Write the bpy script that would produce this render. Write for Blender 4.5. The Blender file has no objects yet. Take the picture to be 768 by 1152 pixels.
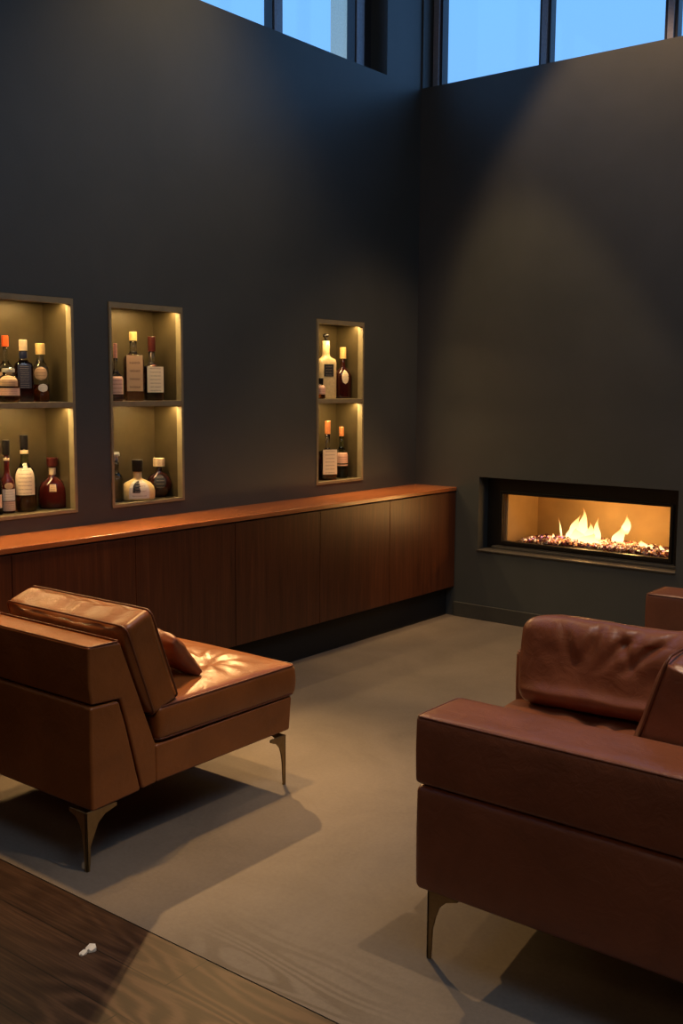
import bpy, bmesh, math, random
from mathutils import Vector, Matrix, noise
random.seed(7)
S = bpy.context.scene
COL = S.collection
R_ = math.radians

# ------------------------------------------------------------------ camera
cam = bpy.data.cameras.new('camera'); camo = bpy.data.objects.new('camera', cam); COL.objects.link(camo)
camo.matrix_world = Matrix(((0.78489948, -0.08016832, 0.61441505, 4.0207),
                            (0.61959283, 0.09174229, -0.77954351, -5.9197),
                            (0.00612685, 0.99255045, 0.12168019, 1.55),
                            (0, 0, 0, 1)))
cam.sensor_fit = 'HORIZONTAL'; cam.sensor_width = 36.0; cam.lens = 1172.6/768*36
cam.clip_start = 0.02
S.camera = camo
# ------------------------------------------------------------------ colour
S.view_settings.view_transform = 'Standard'; S.view_settings.look = 'None'
S.view_settings.gamma = 1; S.view_settings.use_curve_mapping = False
S.view_settings.exposure = 0.0
S.render.engine = 'CYCLES'
S.cycles.use_denoising = True
S.cycles.max_bounces = 8; S.cycles.diffuse_bounces = 4; S.cycles.transparent_max_bounces = 16
S.cycles.sample_clamp_indirect = 4.0
S.cycles.caustics_refractive = False; S.cycles.caustics_reflective = False
# ------------------------------------------------------------------ world: dusk sky, brighter overhead
W = bpy.data.worlds.new('dusk_sky'); S.world = W; W.use_nodes = True
nt = W.node_tree; nt.nodes.clear()
wo = nt.nodes.new('ShaderNodeOutputWorld'); wb = nt.nodes.new('ShaderNodeBackground')
tc = nt.nodes.new('ShaderNodeTexCoord'); sx = nt.nodes.new('ShaderNodeSeparateXYZ')
rp = nt.nodes.new('ShaderNodeValToRGB')
rp.color_ramp.elements[0].position = 0.0; rp.color_ramp.elements[0].color = (0.20, 0.40, 0.78, 1)
rp.color_ramp.elements[1].position = 1.0; rp.color_ramp.elements[1].color = (0.30, 0.70, 1.5, 1)
e = rp.color_ramp.elements.new(0.36); e.color = (0.165, 0.45, 0.95, 1)
e = rp.color_ramp.elements.new(0.6); e.color = (0.22, 0.56, 1.2, 1)
nt.links.new(tc.outputs['Generated'], sx.inputs[0]); nt.links.new(sx.outputs['Z'], rp.inputs[0])
nt.links.new(rp.outputs[0], wb.inputs[0]); nt.links.new(wb.outputs[0], wo.inputs[0])
wb.inputs[1].default_value = 1.3

# ------------------------------------------------------------------ room lights, with added key and fill lights
def light(name, kind, loc, target, power, col, size=0.1, cone=60, blend=0.3, size_y=None, shape='RECTANGLE'):
    l = bpy.data.lights.new(name, kind); o = bpy.data.objects.new(name, l); COL.objects.link(o)
    o.location = loc; l.energy = power; l.color = col
    d = Vector(target)-Vector(loc); o.rotation_euler = d.to_track_quat('-Z', 'Y').to_euler()
    if kind == 'SPOT': l.spot_size = R_(cone); l.spot_blend = blend; l.shadow_soft_size = size
    if kind == 'POINT': l.shadow_soft_size = size
    if kind == 'AREA':
        l.shape = shape; l.size = size; l.size_y = size_y or size
    return o
WARM = (1.0, 0.62, 0.27)
light('added_key_spot', 'SPOT', (0.06, -1.91, 2.20), (1.50, -3.40, 0.0), 230, (1.0, .57, .22), 0.02, 62, 0.85)  # added key spot low by the left wall, no fixture there
light('downlight_over_chair', 'SPOT', (0.75, -3.25, 4.6), (0.85, -3.45, 0.0), 500, (1.0, .56, .20), 0.06, 33, 0.7)
light('spot_over_counter', 'SPOT', (0.60, -2.2, 4.6), (0.40, -2.2, 0.0), 210, WARM, 0.06, 80, 0.95)
light('spot_over_floor', 'SPOT', (0.30, -0.90, 4.6), (1.25, -0.35, 0.0), 210, WARM, 0.04, 40, 0.4)
light('spot_on_sideboard_end', 'SPOT', (1.70, -1.30, 4.6), (0.33, -0.62, 0.85), 420, (1, .56, .22), 0.05, 17, 0.9)
light('spot_fireplace_wall', 'SPOT', (1.45, -0.50, 4.6), (1.45, -0.50, 0.0), 215, (1, .59, .31), 0.06, 68, 0.35)
light('spot_over_armchair', 'SPOT', (3.40, -3.35, 4.6), (2.85, -3.45, 0.0), 300, (1, .66, .36), 0.03, 46, 0.6)
light('cool_overhead_fill', 'AREA', (3.8, -3.8, 4.8), (3.0, -3.0, 0), 84, (0.60, 0.78, 1.0), 2.6, size_y=2.6)  # added cool fill under the closed ceiling, no opening above it
light('warm_fill_behind_viewer', 'AREA', (3.6, -7.4, 3.6), (2.3, -3.0, 0.4), 15, (1, .60, .30), 1.2, size_y=1.2)  # added warm fill for faces turned to the camera, no lamp there

# ------------------------------------------------------------------ materials
class N:
    def __init__(s, name):
        s.m = bpy.data.materials.new(name); s.m.use_nodes = True
        s.t = s.m.node_tree; s.t.nodes.clear()
        s.out = s.t.nodes.new('ShaderNodeOutputMaterial')
        s.b = s.t.nodes.new('ShaderNodeBsdfPrincipled'); s.t.links.new(s.b.outputs[0], s.out.inputs[0])
    def n(s, k, **kw):
        x = s.t.nodes.new(k)
        for a, v in kw.items(): setattr(x, a, v)
        return x
    def l(s, a, b): s.t.links.new(a, b)
    def coords(s, scale=(1, 1, 1), rot=(0, 0, 0)):
        t = s.n('ShaderNodeTexCoord'); g = s.n('ShaderNodeMapping')
        g.inputs['Scale'].default_value = scale; g.inputs['Rotation'].default_value = rot
        s.l(t.outputs['Object'], g.inputs[0]); return g.outputs[0]
    def noise(s, vec, scale, detail=4, rough=.5, dist=0):
        x = s.n('ShaderNodeTexNoise'); x.inputs['Scale'].default_value = scale
        x.inputs['Detail'].default_value = detail; x.inputs['Roughness'].default_value = rough
        x.inputs['Distortion'].default_value = dist
        s.l(vec, x.inputs['Vector']); return x.outputs['Fac']
    def ramp(s, fac, stops):
        r = s.n('ShaderNodeValToRGB'); els = r.color_ramp.elements
        els[0].position, els[0].color = stops[0][0], (*stops[0][1], 1)
        els[1].position, els[1].color = stops[-1][0], (*stops[-1][1], 1)
        for p, c in stops[1:-1]: els.new(p).color = (*c, 1)
        s.l(fac, r.inputs[0]); return r.outputs[0]
    def bump(s, fac, strength, dist=.01, prev=None):
        b = s.n('ShaderNodeBump'); b.inputs['Strength'].default_value = strength; b.inputs['Distance'].default_value = dist
        s.l(fac, b.inputs['Height'])
        if prev: s.l(prev, b.inputs['Normal'])
        return b.outputs[0]
    def set(s, **kw):
        for k, v in kw.items():
            k = {'rough': 'Roughness', 'metal': 'Metallic', 'spec': 'Specular IOR Level', 'trans': 'Transmission Weight', 'coat': 'Coat Weight',
                 'coatr': 'Coat Roughness', 'ior': 'IOR', 'emit': 'Emission Strength'}[k]
            s.b.inputs[k].default_value = v
        return s
    def col(s, c): s.b.inputs['Base Color'].default_value = (*c, 1); return s

def plain(name, c, rough=.5, metal=0, bump=0, bscale=60, **kw):
    k = N(name); k.set(rough=rough, metal=metal, **kw)
    v = k.coords(); f = k.noise(v, bscale, 3)
    k.l(k.ramp(f, [(0.3, tuple(x*.88 for x in c)), (0.7, tuple(min(1, x*1.1) for x in c))]), k.b.inputs['Base Color'])
    if bump: k.l(k.bump(f, bump, .004), k.b.inputs['Normal'])
    return k.m

def wall_mat():
    k = N('charcoal_plaster'); v = k.coords()
    f = k.noise(v, 1.6, 5, .6, .4); g = k.noise(v, 90, 3)
    k.l(k.ramp(f, [(.3, (.050, .058, .059)), (.7, (.064, .072, .073))]), k.b.inputs['Base Color'])
    k.set(rough=.43, spec=.5)
    k.l(k.bump(g, .10, .003, k.bump(f, .06, .02)), k.b.inputs['Normal']); return k.m
def wood(name, c1, c2, c3, grain_axis, rough=.35, plank=None, coat=0.0, fine=1.0):
    k = N(name)
    sc = [14*fine]*3; sc[grain_axis] = .9*fine
    v = k.coords(tuple(sc)); f = k.noise(v, 1.6, 6, .62, 1.1)
    sc2 = [60]*3; sc2[grain_axis] = 2.2
    v2 = k.coords(tuple(sc2)); g = k.noise(v2, 2.0, 4, .6)
    mx = k.n('ShaderNodeMix', data_type='FLOAT'); mx.inputs[0].default_value = .42; k.l(f, mx.inputs[2]); k.l(g, mx.inputs[3])
    c = k.ramp(mx.outputs[0], [(.32, c1), (.5, c2), (.68, c3)])
    k.l(c, k.b.inputs['Base Color']); k.set(rough=rough, coat=coat, coatr=.2)
    k.l(k.bump(g, .12, .002), k.b.inputs['Normal']); return k.m
def leather(name, c, rough=.36, wr=.35, coat=.14):
    k = N(name); v = k.coords()
    big = k.noise(v, 5, 4, .6, .8); pores = k.n('ShaderNodeTexVoronoi'); pores.inputs['Scale'].default_value = 420
    k.l(v, pores.inputs['Vector'])
    k.l(k.ramp(big, [(.25, tuple(x*.78 for x in c)), (.55, c), (.8, tuple(x*1.22 for x in c))]), k.b.inputs['Base Color'])
    k.set(rough=rough, spec=.5, coat=coat, coatr=.34)
    rr = k.n('ShaderNodeMapRange'); rr.inputs[3].default_value = rough-.06; rr.inputs[4].default_value = rough+.1
    k.l(big, rr.inputs[0]); k.l(rr.outputs[0], k.b.inputs['Roughness'])
    cre = k.noise(v, 16, 5, .6, 1.5)
    k.l(k.bump(pores.outputs['Distance'], .12, .0012, k.bump(cre, wr, .008)), k.b.inputs['Normal']); return k.m

def contour(k, vec, sc=1.25, turns=75):
    f = k.noise(vec, sc, 1.5, .35, .25); fine = k.noise(vec, 30, 2, .5)
    a = k.n('ShaderNodeMath', operation='MULTIPLY_ADD'); a.inputs[1].default_value = turns; k.l(f, a.inputs[0])
    b = k.n('ShaderNodeMath', operation='MULTIPLY'); b.inputs[1].default_value = 1.6; k.l(fine, b.inputs[0]); k.l(b.outputs[0], a.inputs[2])
    s_ = k.n('ShaderNodeMath', operation='SINE'); k.l(a.outputs[0], s_.inputs[0])
    r = k.n('ShaderNodeMapRange'); r.inputs[1].default_value = -1; r.inputs[2].default_value = 1; k.l(s_.outputs[0], r.inputs[0]); return r.outputs[0]
def floor_mat():      # soft brown grey stone-like covering, faint wood figure near its edge
    k = N('taupe_floor'); v = k.coords()
    a = k.noise(v, 2.2, 6, .65, .6); b = k.noise(v, 70, 4, .7)
    sc = k.coords((3.0, 26, 1)); g = k.noise(sc, 2.0, 5, .6, .9)
    mx = k.n('ShaderNodeMix', data_type='FLOAT'); mx.inputs[0].default_value = .35; k.l(a, mx.inputs[2]); k.l(b, mx.inputs[3])
    c = k.ramp(mx.outputs[0], [(.3, (.100, .086, .072)), (.55, (.146, .126, .106)), (.75, (.182, .158, .134))])
    # faint cathedral wood figure showing along the seam
    t2 = k.n('ShaderNodeTexCoord'); sp = k.n('ShaderNodeSeparateXYZ'); k.l(t2.outputs['Object'], sp.inputs[0])
    mpp = k.n('ShaderNodeMapping'); mpp.inputs['Scale'].default_value = (1.0, 5.5, 1); mpp.inputs['Location'].default_value = (-2.05, 21.6, 0)
    k.l(t2.outputs['Object'], mpp.inputs[0]); wv = contour(k, mpp.outputs[0])
    mk = k.n('ShaderNodeMapRange'); mk.inputs[1].default_value = -3.74; mk.inputs[2].default_value = -4.0; mk.inputs[3].default_value = 0; mk.inputs[4].default_value = .6
    k.l(sp.outputs['Y'], mk.inputs[0])
    mkx = k.n('ShaderNodeMapRange', interpolation_type='SMOOTHSTEP'); mkx.inputs[1].default_value = 1.85; mkx.inputs[2].default_value = 2.2; k.l(sp.outputs['X'], mkx.inputs[0])
    mky = k.n('ShaderNodeMapRange', interpolation_type='SMOOTHSTEP'); mky.inputs[1].default_value = 2.75; mky.inputs[2].default_value = 2.45; k.l(sp.outputs['X'], mky.inputs[0])
    mm = k.n('ShaderNodeMath', operation='MULTIPLY'); k.l(mkx.outputs[0], mm.inputs[0]); k.l(mky.outputs[0], mm.inputs[1])
    mm2 = k.n('ShaderNodeMath', operation='MULTIPLY'); k.l(mk.outputs[0], mm2.inputs[0]); k.l(mm.outputs[0], mm2.inputs[1]); mk = mm2
    wc = k.ramp(wv, [(.2, (.45, .40, .34)), (.7, (1, 1, 1))])
    ml = k.n('ShaderNodeMix', data_type='RGBA', blend_type='MULTIPLY'); k.l(mk.outputs[0], ml.inputs[0]); k.l(c, ml.inputs[6]); k.l(wc, ml.inputs[7]); c = ml.outputs[2]
    k.l(c, k.b.inputs['Base Color']); k.set(rough=.62, spec=.35)
    k.l(k.bump(b, .25, .002), k.b.inputs['Normal']); return k.m
def oak_floor_mat():
    k = N('oak_plank_floor')
    t = k.n('ShaderNodeTexCoord'); m = k.n('ShaderNodeMapping'); k.l(t.outputs['Object'], m.inputs[0])
    br = k.n('ShaderNodeTexBrick'); br.offset = .37; br.inputs['Scale'].default_value = 1
    br.inputs['Brick Width'].default_value = 2.1; br.inputs['Row Height'].default_value = .155
    br.inputs['Mortar Size'].default_value = .0022; br.inputs['Mortar Smooth'].default_value = .1
    br.inputs['Color1'].default_value = (.8, .8, .8, 1); br.inputs['Color2'].default_value = (1, 1, 1, 1); br.inputs['Mortar'].default_value = (.15, .15, .15, 1)
    k.l(m.outputs[0], br.inputs['Vector'])
    # cathedral figure: distorted bands stretched along the plank
    m2 = k.n('ShaderNodeMapping'); m2.inputs['Scale'].default_value = (1.0, 5.5, 1); m2.inputs['Location'].default_value = (-2.25, .75, 0); k.l(t.outputs['Object'], m2.inputs[0]); m2 = m2.outputs[0]; w = contour(k, m2)
    fine = k.noise(k.coords((3, 90, 1)), 1.5, 4, .6)
    sp = k.n('ShaderNodeSeparateXYZ'); k.l(t.outputs['Object'], sp.inputs[0])
    mkx = k.n('ShaderNodeMapRange', interpolation_type='SMOOTHSTEP'); mkx.inputs[1].default_value = 1.7; mkx.inputs[2].default_value = 2.15; mkx.inputs[3].default_value = .88; mkx.inputs[4].default_value = .45; k.l(sp.outputs['X'], mkx.inputs[0])
    mx = k.n('ShaderNodeMix', data_type='FLOAT'); k.l(mkx.outputs[0], mx.inputs[0]); k.l(w, mx.inputs[2]); k.l(fine, mx.inputs[3])
    c = k.ramp(mx.outputs[0], [(.25, (.020, .008, .005)), (.5, (.046, .022, .012)), (.75, (.088, .046, .027))])
    mul = k.n('ShaderNodeMix', data_type='RGBA', blend_type='MULTIPLY'); mul.inputs[0].default_value = 1
    k.l(c, mul.inputs[6]); k.l(br.outputs['Color'], mul.inputs[7]); k.l(mul.outputs[2], k.b.inputs['Base Color'])
    k.set(rough=.5, spec=.25)
    k.l(k.bump(mx.outputs[0], .12, .002), k.b.inputs['Normal']); return k.m

def glassy(name, c, rough=.02, trans=1.0, ior=1.45, spec=.5):
    k = N(name); k.col(c); k.set(rough=rough, trans=trans, ior=ior, spec=spec)
    return k.m
def emitter(name, c, s):
    k = N(name); k.col((0, 0, 0)); k.b.inputs['Emission Color'].default_value = (*c, 1); k.set(emit=s); return k.m
def pane_mat(name, tint=(1, 1, 1)):
    k = N(name); k.t.nodes.remove(k.b)
    a = k.n('ShaderNodeBsdfTransparent'); a.inputs[0].default_value = (*tint, 1)
    g = k.n('ShaderNodeBsdfGlossy'); g.inputs['Roughness'].default_value = .03
    f = k.n('ShaderNodeFresnel'); m = k.n('ShaderNodeMixShader')
    gm = k.n('ShaderNodeNewGeometry'); mr = k.n('ShaderNodeMapRange'); mr.inputs[3].default_value = 1.33; mr.inputs[4].default_value = 1/1.33   # same reflectance on both faces
    k.l(gm.outputs['Backfacing'], mr.inputs[0]); k.l(mr.outputs[0], f.inputs[0])
    k.l(f.outputs[0], m.inputs[0]); k.l(a.outputs[0], m.inputs[1]); k.l(g.outputs[0], m.inputs[2]); k.l(m.outputs[0], k.out.inputs[0]); return k.m

M = dict(
    wall=wall_mat(), floor=floor_mat(), oak=oak_floor_mat(),
    base=plain('dark_skirting_paint', (.050, .052, .048), .4),
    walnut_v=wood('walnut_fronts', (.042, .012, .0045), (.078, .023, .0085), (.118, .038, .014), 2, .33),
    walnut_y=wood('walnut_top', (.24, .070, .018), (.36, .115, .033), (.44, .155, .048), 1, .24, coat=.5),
    shadow=plain('underside_shade_black', (.008, .008, .008), .8),  # flat black for the painted shade below the sideboard
    leather=leather('tan_leather', (.245, .078, .018), .33, .28),
    leather2=leather('chestnut_leather', (.225, .070, .029), .37, .38, .26),
    piping=leather('leather_piping', (.13, .036, .012), .42, .1),
    brass=plain('brushed_bronze_legs', (.30, .21, .10), .38, .85),
    niche=plain('olive_bronze_panel', (.095, .074, .037), .36, .35, bscale=12),
    nicheframe=plain('olive_bronze_frame', (.25, .215, .13), .42, .10, bscale=20),
    frame=plain('dark_window_frame', (.03, .032, .04), .4),
    mullion=plain('grey_window_mullion', (.30, .31, .36), .35, .3),
    blackmetal=plain('black_steel', (.012, .011, .010), .4, .3),
    ledge=plain('bronze_grey_ledge', (.075, .070, .062), .5, .1),
    firebox=plain('warm_steel_firebox', (.50, .36, .18), .6, .0, bscale=6),
    pane=pane_mat('window_pane'),
    strip=emitter('led_strip', (1.0, .72, .36), 3),
    concrete=plain('pale_concrete', (.62, .58, .42), .8),
    paper=plain('white_paper', (.72, .70, .64), .8),
)

# ------------------------------------------------------------------ mesh helpers
def link(name, bm, mat, parent=None, smooth=False, bevel=0, wn=False):
    me = bpy.data.meshes.new(name); bmesh.ops.recalc_face_normals(bm, faces=bm.faces[:])
    bm.to_mesh(me); bm.free()
    for m in (mat if isinstance(mat, (list, tuple)) else [mat]): me.materials.append(m)
    o = bpy.data.objects.new(name, me); COL.objects.link(o)
    if smooth:
        for p in me.polygons: p.use_smooth = True
    if bevel:
        b = o.modifiers.new('bevel', 'BEVEL'); b.width = bevel; b.segments = 3; b.limit_method = 'ANGLE'; b.angle_limit = R_(35)
        b.harden_normals = True
        for p in me.polygons: p.use_smooth = True
    if parent is not None: o.parent = parent
    return o
def recenter(o, base):          # objects are modelled in room metres; move the origin onto the thing's base
    b = Vector(base); o.data.transform(Matrix.Translation(-b)); o.location = b
def tag(o, label=None, cat=None, group=None, kind=None):
    if label: o['label'] = label
    if cat: o['category'] = cat
    if group: o['group'] = group
    if kind: o['kind'] = kind
    return o
def thing(name, label, cat, loc, group=None):
    o = bpy.data.objects.new(name, None); COL.objects.link(o); o.location = loc; o.empty_display_size = .05
    return tag(o, label, cat, group)
def part(name, bm, mat, root, **kw):      # bm in room coordinates
    p = Vector((0, 0, 0)); q = root
    while q is not None: p += q.location; q = q.parent
    bmesh.ops.translate(bm, verts=bm.verts[:], vec=-p)
    return link(name, bm, mat, root, **kw)

def box(bm, lo, hi):
    v = [bm.verts.new((x, y, z)) for x in (lo[0], hi[0]) for y in (lo[1], hi[1]) for z in (lo[2], hi[2])]
    for f in ((0, 1, 3, 2), (4, 6, 7, 5), (0, 4, 5, 1), (2, 3, 7, 6), (0, 2, 6, 4), (1, 5, 7, 3)): bm.faces.new([v[i] for i in f])
def boxes(*bs):
    bm = bmesh.new()
    for lo, hi in bs: box(bm, lo, hi)
    return bm
def quad(bm, *ps): return bm.faces.new([bm.verts.new(p) for p in ps])
def prism(prof, axis, a, b):
    """profile of 2-D points extruded along axis from a to b"""
    bm = bmesh.new()
    def P(u, v, t):
        return {'x': (t, u, v), 'y': (u, t, v), 'z': (u, v, t)}[axis]
    A = [bm.verts.new(P(u, v, a)) for u, v in prof]; B = [bm.verts.new(P(u, v, b)) for u, v in prof]
    n = len(prof); bm.faces.new(A[::-1]); bm.faces.new(B)
    for i in range(n): bm.faces.new((A[i], A[(i+1) % n], B[(i+1) % n], B[i]))
    return bm
def axis_steps(lo, hi, r, n):
    s = [lo+r*(1-math.cos(R_(a))) for a in (0, 22, 45, 68)]
    s = [lo, lo+r*.29, lo+r*.62] + [lo+r+(hi-lo-2*r)*i/n for i in range(n+1)] + [hi-r*.62, hi-r*.29, hi]
    return s
def rbox(lo, hi, r, n=(8, 8, 3), fn=None):
    """box with truly rounded edges and an inner grid that fn(v, uvw) can push about; uvw in -1..1"""
    bm = bmesh.new(); st = [axis_steps(lo[i], hi[i], r, n[i]) for i in range(3)]
    vm = {}
    def V(i, j, k):
        if (i, j, k) in vm: return vm[(i, j, k)]
        p = Vector((st[0][i], st[1][j], st[2][k]))
        q = Vector([min(max(p[a], lo[a]+r), hi[a]-r) for a in range(3)]); d = p-q
        if d.length > 1e-9: p = q+d.normalized()*r
        if fn:
            u = Vector([2*(p[a]-lo[a])/(hi[a]-lo[a])-1 for a in range(3)]); p = Vector(fn(p, u))
        vm[(i, j, k)] = bm.verts.new(p); return vm[(i, j, k)]
    L = [len(s)-1 for s in st]
    for a in range(3):
        b, c = (a+1) % 3, (a+2) % 3
        for side in (0, L[a]):
            for i in range(L[b]):
                for j in range(L[c]):
                    def K(x, y):
                        t = [0, 0, 0]; t[a] = side; t[b] = x; t[c] = y; return V(*t)
                    bm.faces.new((K(i, j), K(i+1, j), K(i+1, j+1), K(i, j+1)))
    return bm
def tube(bm, pts, r, closed=False, n=8, radii=None):
    rings = []; N_ = len(pts); pts = [Vector(p) for p in pts]; up = None
    for i, p in enumerate(pts):
        a = pts[(i-1) % N_] if (closed or i > 0) else p; b = pts[(i+1) % N_] if (closed or i < N_-1) else p
        t = (b-a).normalized()
        if up is None:
            up = t.orthogonal().normalized()
        up = (up-t*up.dot(t)).normalized(); s = t.cross(up); rr = radii[i] if radii else r
        rings.append([bm.verts.new(p+(up*math.cos(2*math.pi*k/n)+s*math.sin(2*math.pi*k/n))*rr) for k in range(n)])
    for i in range(N_ if closed else N_-1):
        A, B = rings[i], rings[(i+1) % N_]
        for k in range(n): bm.faces.new((A[k], A[(k+1) % n], B[(k+1) % n], B[k]))
    if not closed: bm.faces.new(rings[0][::-1]); bm.faces.new(rings[-1])
def lathe(prof, n=28, loc=(0, 0, 0), sx=1, sy=1, rot=0):
    """profile (radius, z) from bottom to top; n=4 with rot gives square sections"""
    bm = bmesh.new(); rings = []
    for r, z in prof:
        if r < 1e-6: rings.append([bm.verts.new((loc[0], loc[1], loc[2]+z))]); continue
        rings.append([])
        for k in range(n):
            a = 2*math.pi*k/n
            x, y = r*math.cos(a)*sx, r*math.sin(a)*sy
            rings[-1].append(bm.verts.new((loc[0]+x*math.cos(rot)-y*math.sin(rot), loc[1]+x*math.sin(rot)+y*math.cos(rot), loc[2]+z)))
    for A, B in zip(rings, rings[1:]):
        for k in range(n):
            a = A[k % len(A)], A[(k+1) % len(A)]; b = B[k % len(B)], B[(k+1) % len(B)]
            f = [a[0]] + ([a[1]] if a[1] is not a[0] else []) + ([b[1]] if b[1] is not b[0] else []) + [b[0]]
            if len(f) > 2: bm.faces.new(f)
    return bm

# ------------------------------------------------------------------ room shell
CEIL = 4.9; SILL = 3.48; HEAD = 4.6; XR = 6.4; YN = -8.0; TH = .30
def cells(bm, plane, pos, ubk, vbk, holes, flip=False):
    for i in range(len(ubk)-1):
        for j in range(len(vbk)-1):
            u0, u1, v0, v1 = ubk[i], ubk[i+1], vbk[j], vbk[j+1]; cu, cv = (u0+u1)/2, (v0+v1)/2
            if any(a < cu < b and c < cv < d for a, b, c, d in holes): continue
            P = (lambda u, v: (pos, u, v)) if plane == 'x' else (lambda u, v: (u, pos, v))
            quad(bm, P(u0, v0), P(u1, v0), P(u1, v1), P(u0, v1))
def reveals(bm, plane, a, b, holes):
    for u0, u1, v0, v1 in holes:
        P = (lambda u, v, t: (t, u, v)) if plane == 'x' else (lambda u, v, t: (u, t, v))
        for (p, q) in (((u0, v0), (u1, v0)), ((u1, v0), (u1, v1)), ((u1, v1), (u0, v1)), ((u0, v1), (u0, v0))):
            quad(bm, P(*p, a), P(*q, a), P(*q, b), P(*p, b))
def wall(name, plane, inner, outer, u, holes):
    ub = sorted(set([u[0], u[1]]+[h[0] for h in holes]+[h[1] for h in holes])); vb = sorted(set([0, CEIL]+[h[2] for h in holes]+[h[3] for h in holes]))
    bm = bmesh.new(); cells(bm, plane, inner, ub, vb, holes); cells(bm, plane, outer, ub, vb, holes); reveals(bm, plane, inner, outer, holes)
    reveals(bm, plane, inner, outer, [(u[0], u[1], 0, CEIL)])
    bmesh.ops.remove_doubles(bm, verts=bm.verts[:], dist=1e-5)
    return tag(link(name, bm, M['wall']), kind='structure')
NI = [(-3.74, -2.836), (-2.640, -2.150), (-1.076, -0.600)]      # niches along the left wall
NZ = (.935, 1.942)
LWIN = (-6.9, -.383, SILL, HEAD); RWIN = (.012, 5.9, SILL, HEAD)
FP = (.505, 1.838, .464, .951)
wall('wall_left', 'x', 0, -TH, (YN, TH), [(a+.004, b-.004, NZ[0]+.004, NZ[1]-.004) for a, b in NI]+[LWIN])
wall('wall_right', 'y', 0, TH, (0, XR), [FP, RWIN])
tag(link('wall_back', boxes(((XR, YN, 0), (XR+.2, TH, CEIL))), M['wall']), kind='structure')
tag(link('wall_near', boxes(((-TH, YN-.2, 0), (XR+.2, YN, CEIL))), M['wall']), kind='structure')
tag(link('ceiling', boxes(((-TH, YN-.2, CEIL), (XR+.2, TH, CEIL+.1))), M['wall']), kind='structure')
EDGE = -4.055
tag(link('floor', boxes(((-TH, EDGE+.002, -.05), (XR+.2, TH, 0))), M['floor']), kind='structure')
fo = link('floor', boxes(((-TH, YN-.2, -.05), (XR+.2, EDGE-.002, -.0005))), M['oak']); recenter(fo, (0, EDGE, 0)); tag(fo, kind='structure')
tag(link('trim_1', boxes(((-TH, EDGE-.002, -.05), (XR, EDGE+.002, -.003))), M['blackmetal']), kind='structure')
bb = bmesh.new(); box(bb, (.332, -.014, 0), (XR, 0, .098)); tag(link('baseboard_right', bb, M['base'], bevel=.004), kind='structure')

# clerestory windows: frames, mullions and panes set back in the wall
def window_band(name, plane, sgn, lo, hi, muls, endf, gl, gr):
    """plane x: band along y at x = sgn*d ; plane y: band along x at y = sgn*d"""
    def B(u0, u1, d0, d1, z0, z1):
        d0, d1 = sorted((sgn*d0, sgn*d1))
        return ((d0, u0, z0), (d1, u1, z1)) if plane == 'x' else ((u0, d0, z0), (u1, d1, z1))
    o = link(name, boxes(B(lo, hi, .10, .19, SILL, SILL+.02), B(lo, hi, .10, .19, HEAD-.05, HEAD)), M['frame']); tag(o, kind='structure')
    for a, b in muls:
        link('mullion', boxes(B(a, b, .10, .135, SILL+.02, HEAD-.05)), M['mullion'], o, bevel=.003)
        link('gasket', boxes(B(a-gl, b+gr, .118, .18, SILL+.02, HEAD-.05)), M['frame'], o)
    edges = [lo]+[x for ab in muls for x in ab]+[hi]
    for i in range(0, len(edges), 2):
        if edges[i+1]-edges[i] < .2: continue
        link('pane', boxes(B(edges[i]+.005, edges[i+1]-.005, .150, .158, SILL+.02, HEAD-.05)), M['pane'], o)
    if endf: link('corner_filler', boxes(B(*endf, .13, .19, SILL+.02, HEAD-.05)), M['frame'], o)
    return o
window_band('window_1', 'x', -1, LWIN[0], LWIN[1], sorted([(-.553, -.489)]+[(-.553-.772*k+.010, -.489-.772*k+.004) for k in range(1, 9)]), (-.50, LWIN[1]), .012, .006)
window_band('window_2', 'y', 1, RWIN[0], RWIN[1], sorted([(.022, .066)]+[(.018+.797*k, .055+.797*k) for k in range(1, 8)]), None, .022, .018)
# neighbouring building seen through the left band
nb = thing('neighbouring_building', 'pale beige building edge outside the left high window', 'building', (-3.2, 3.3, 0))
part('wall', boxes(((-3.6, 3.50, 0), (-3.3, 4.35, 12.0))), M['concrete'], nb)
part('parapet', boxes(((-3.65, 3.45, 12.0), (-3.25, 4.40, 12.3))), M['concrete'], nb)
light('building_fill_light', 'SPOT', (-2.4, 1.6, 3.0), (-3.6, 3.2, 5.0), 70, (1, .8, .5), .1, 110, .8)  # added warm fill to brighten the building, no lamp there

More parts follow.
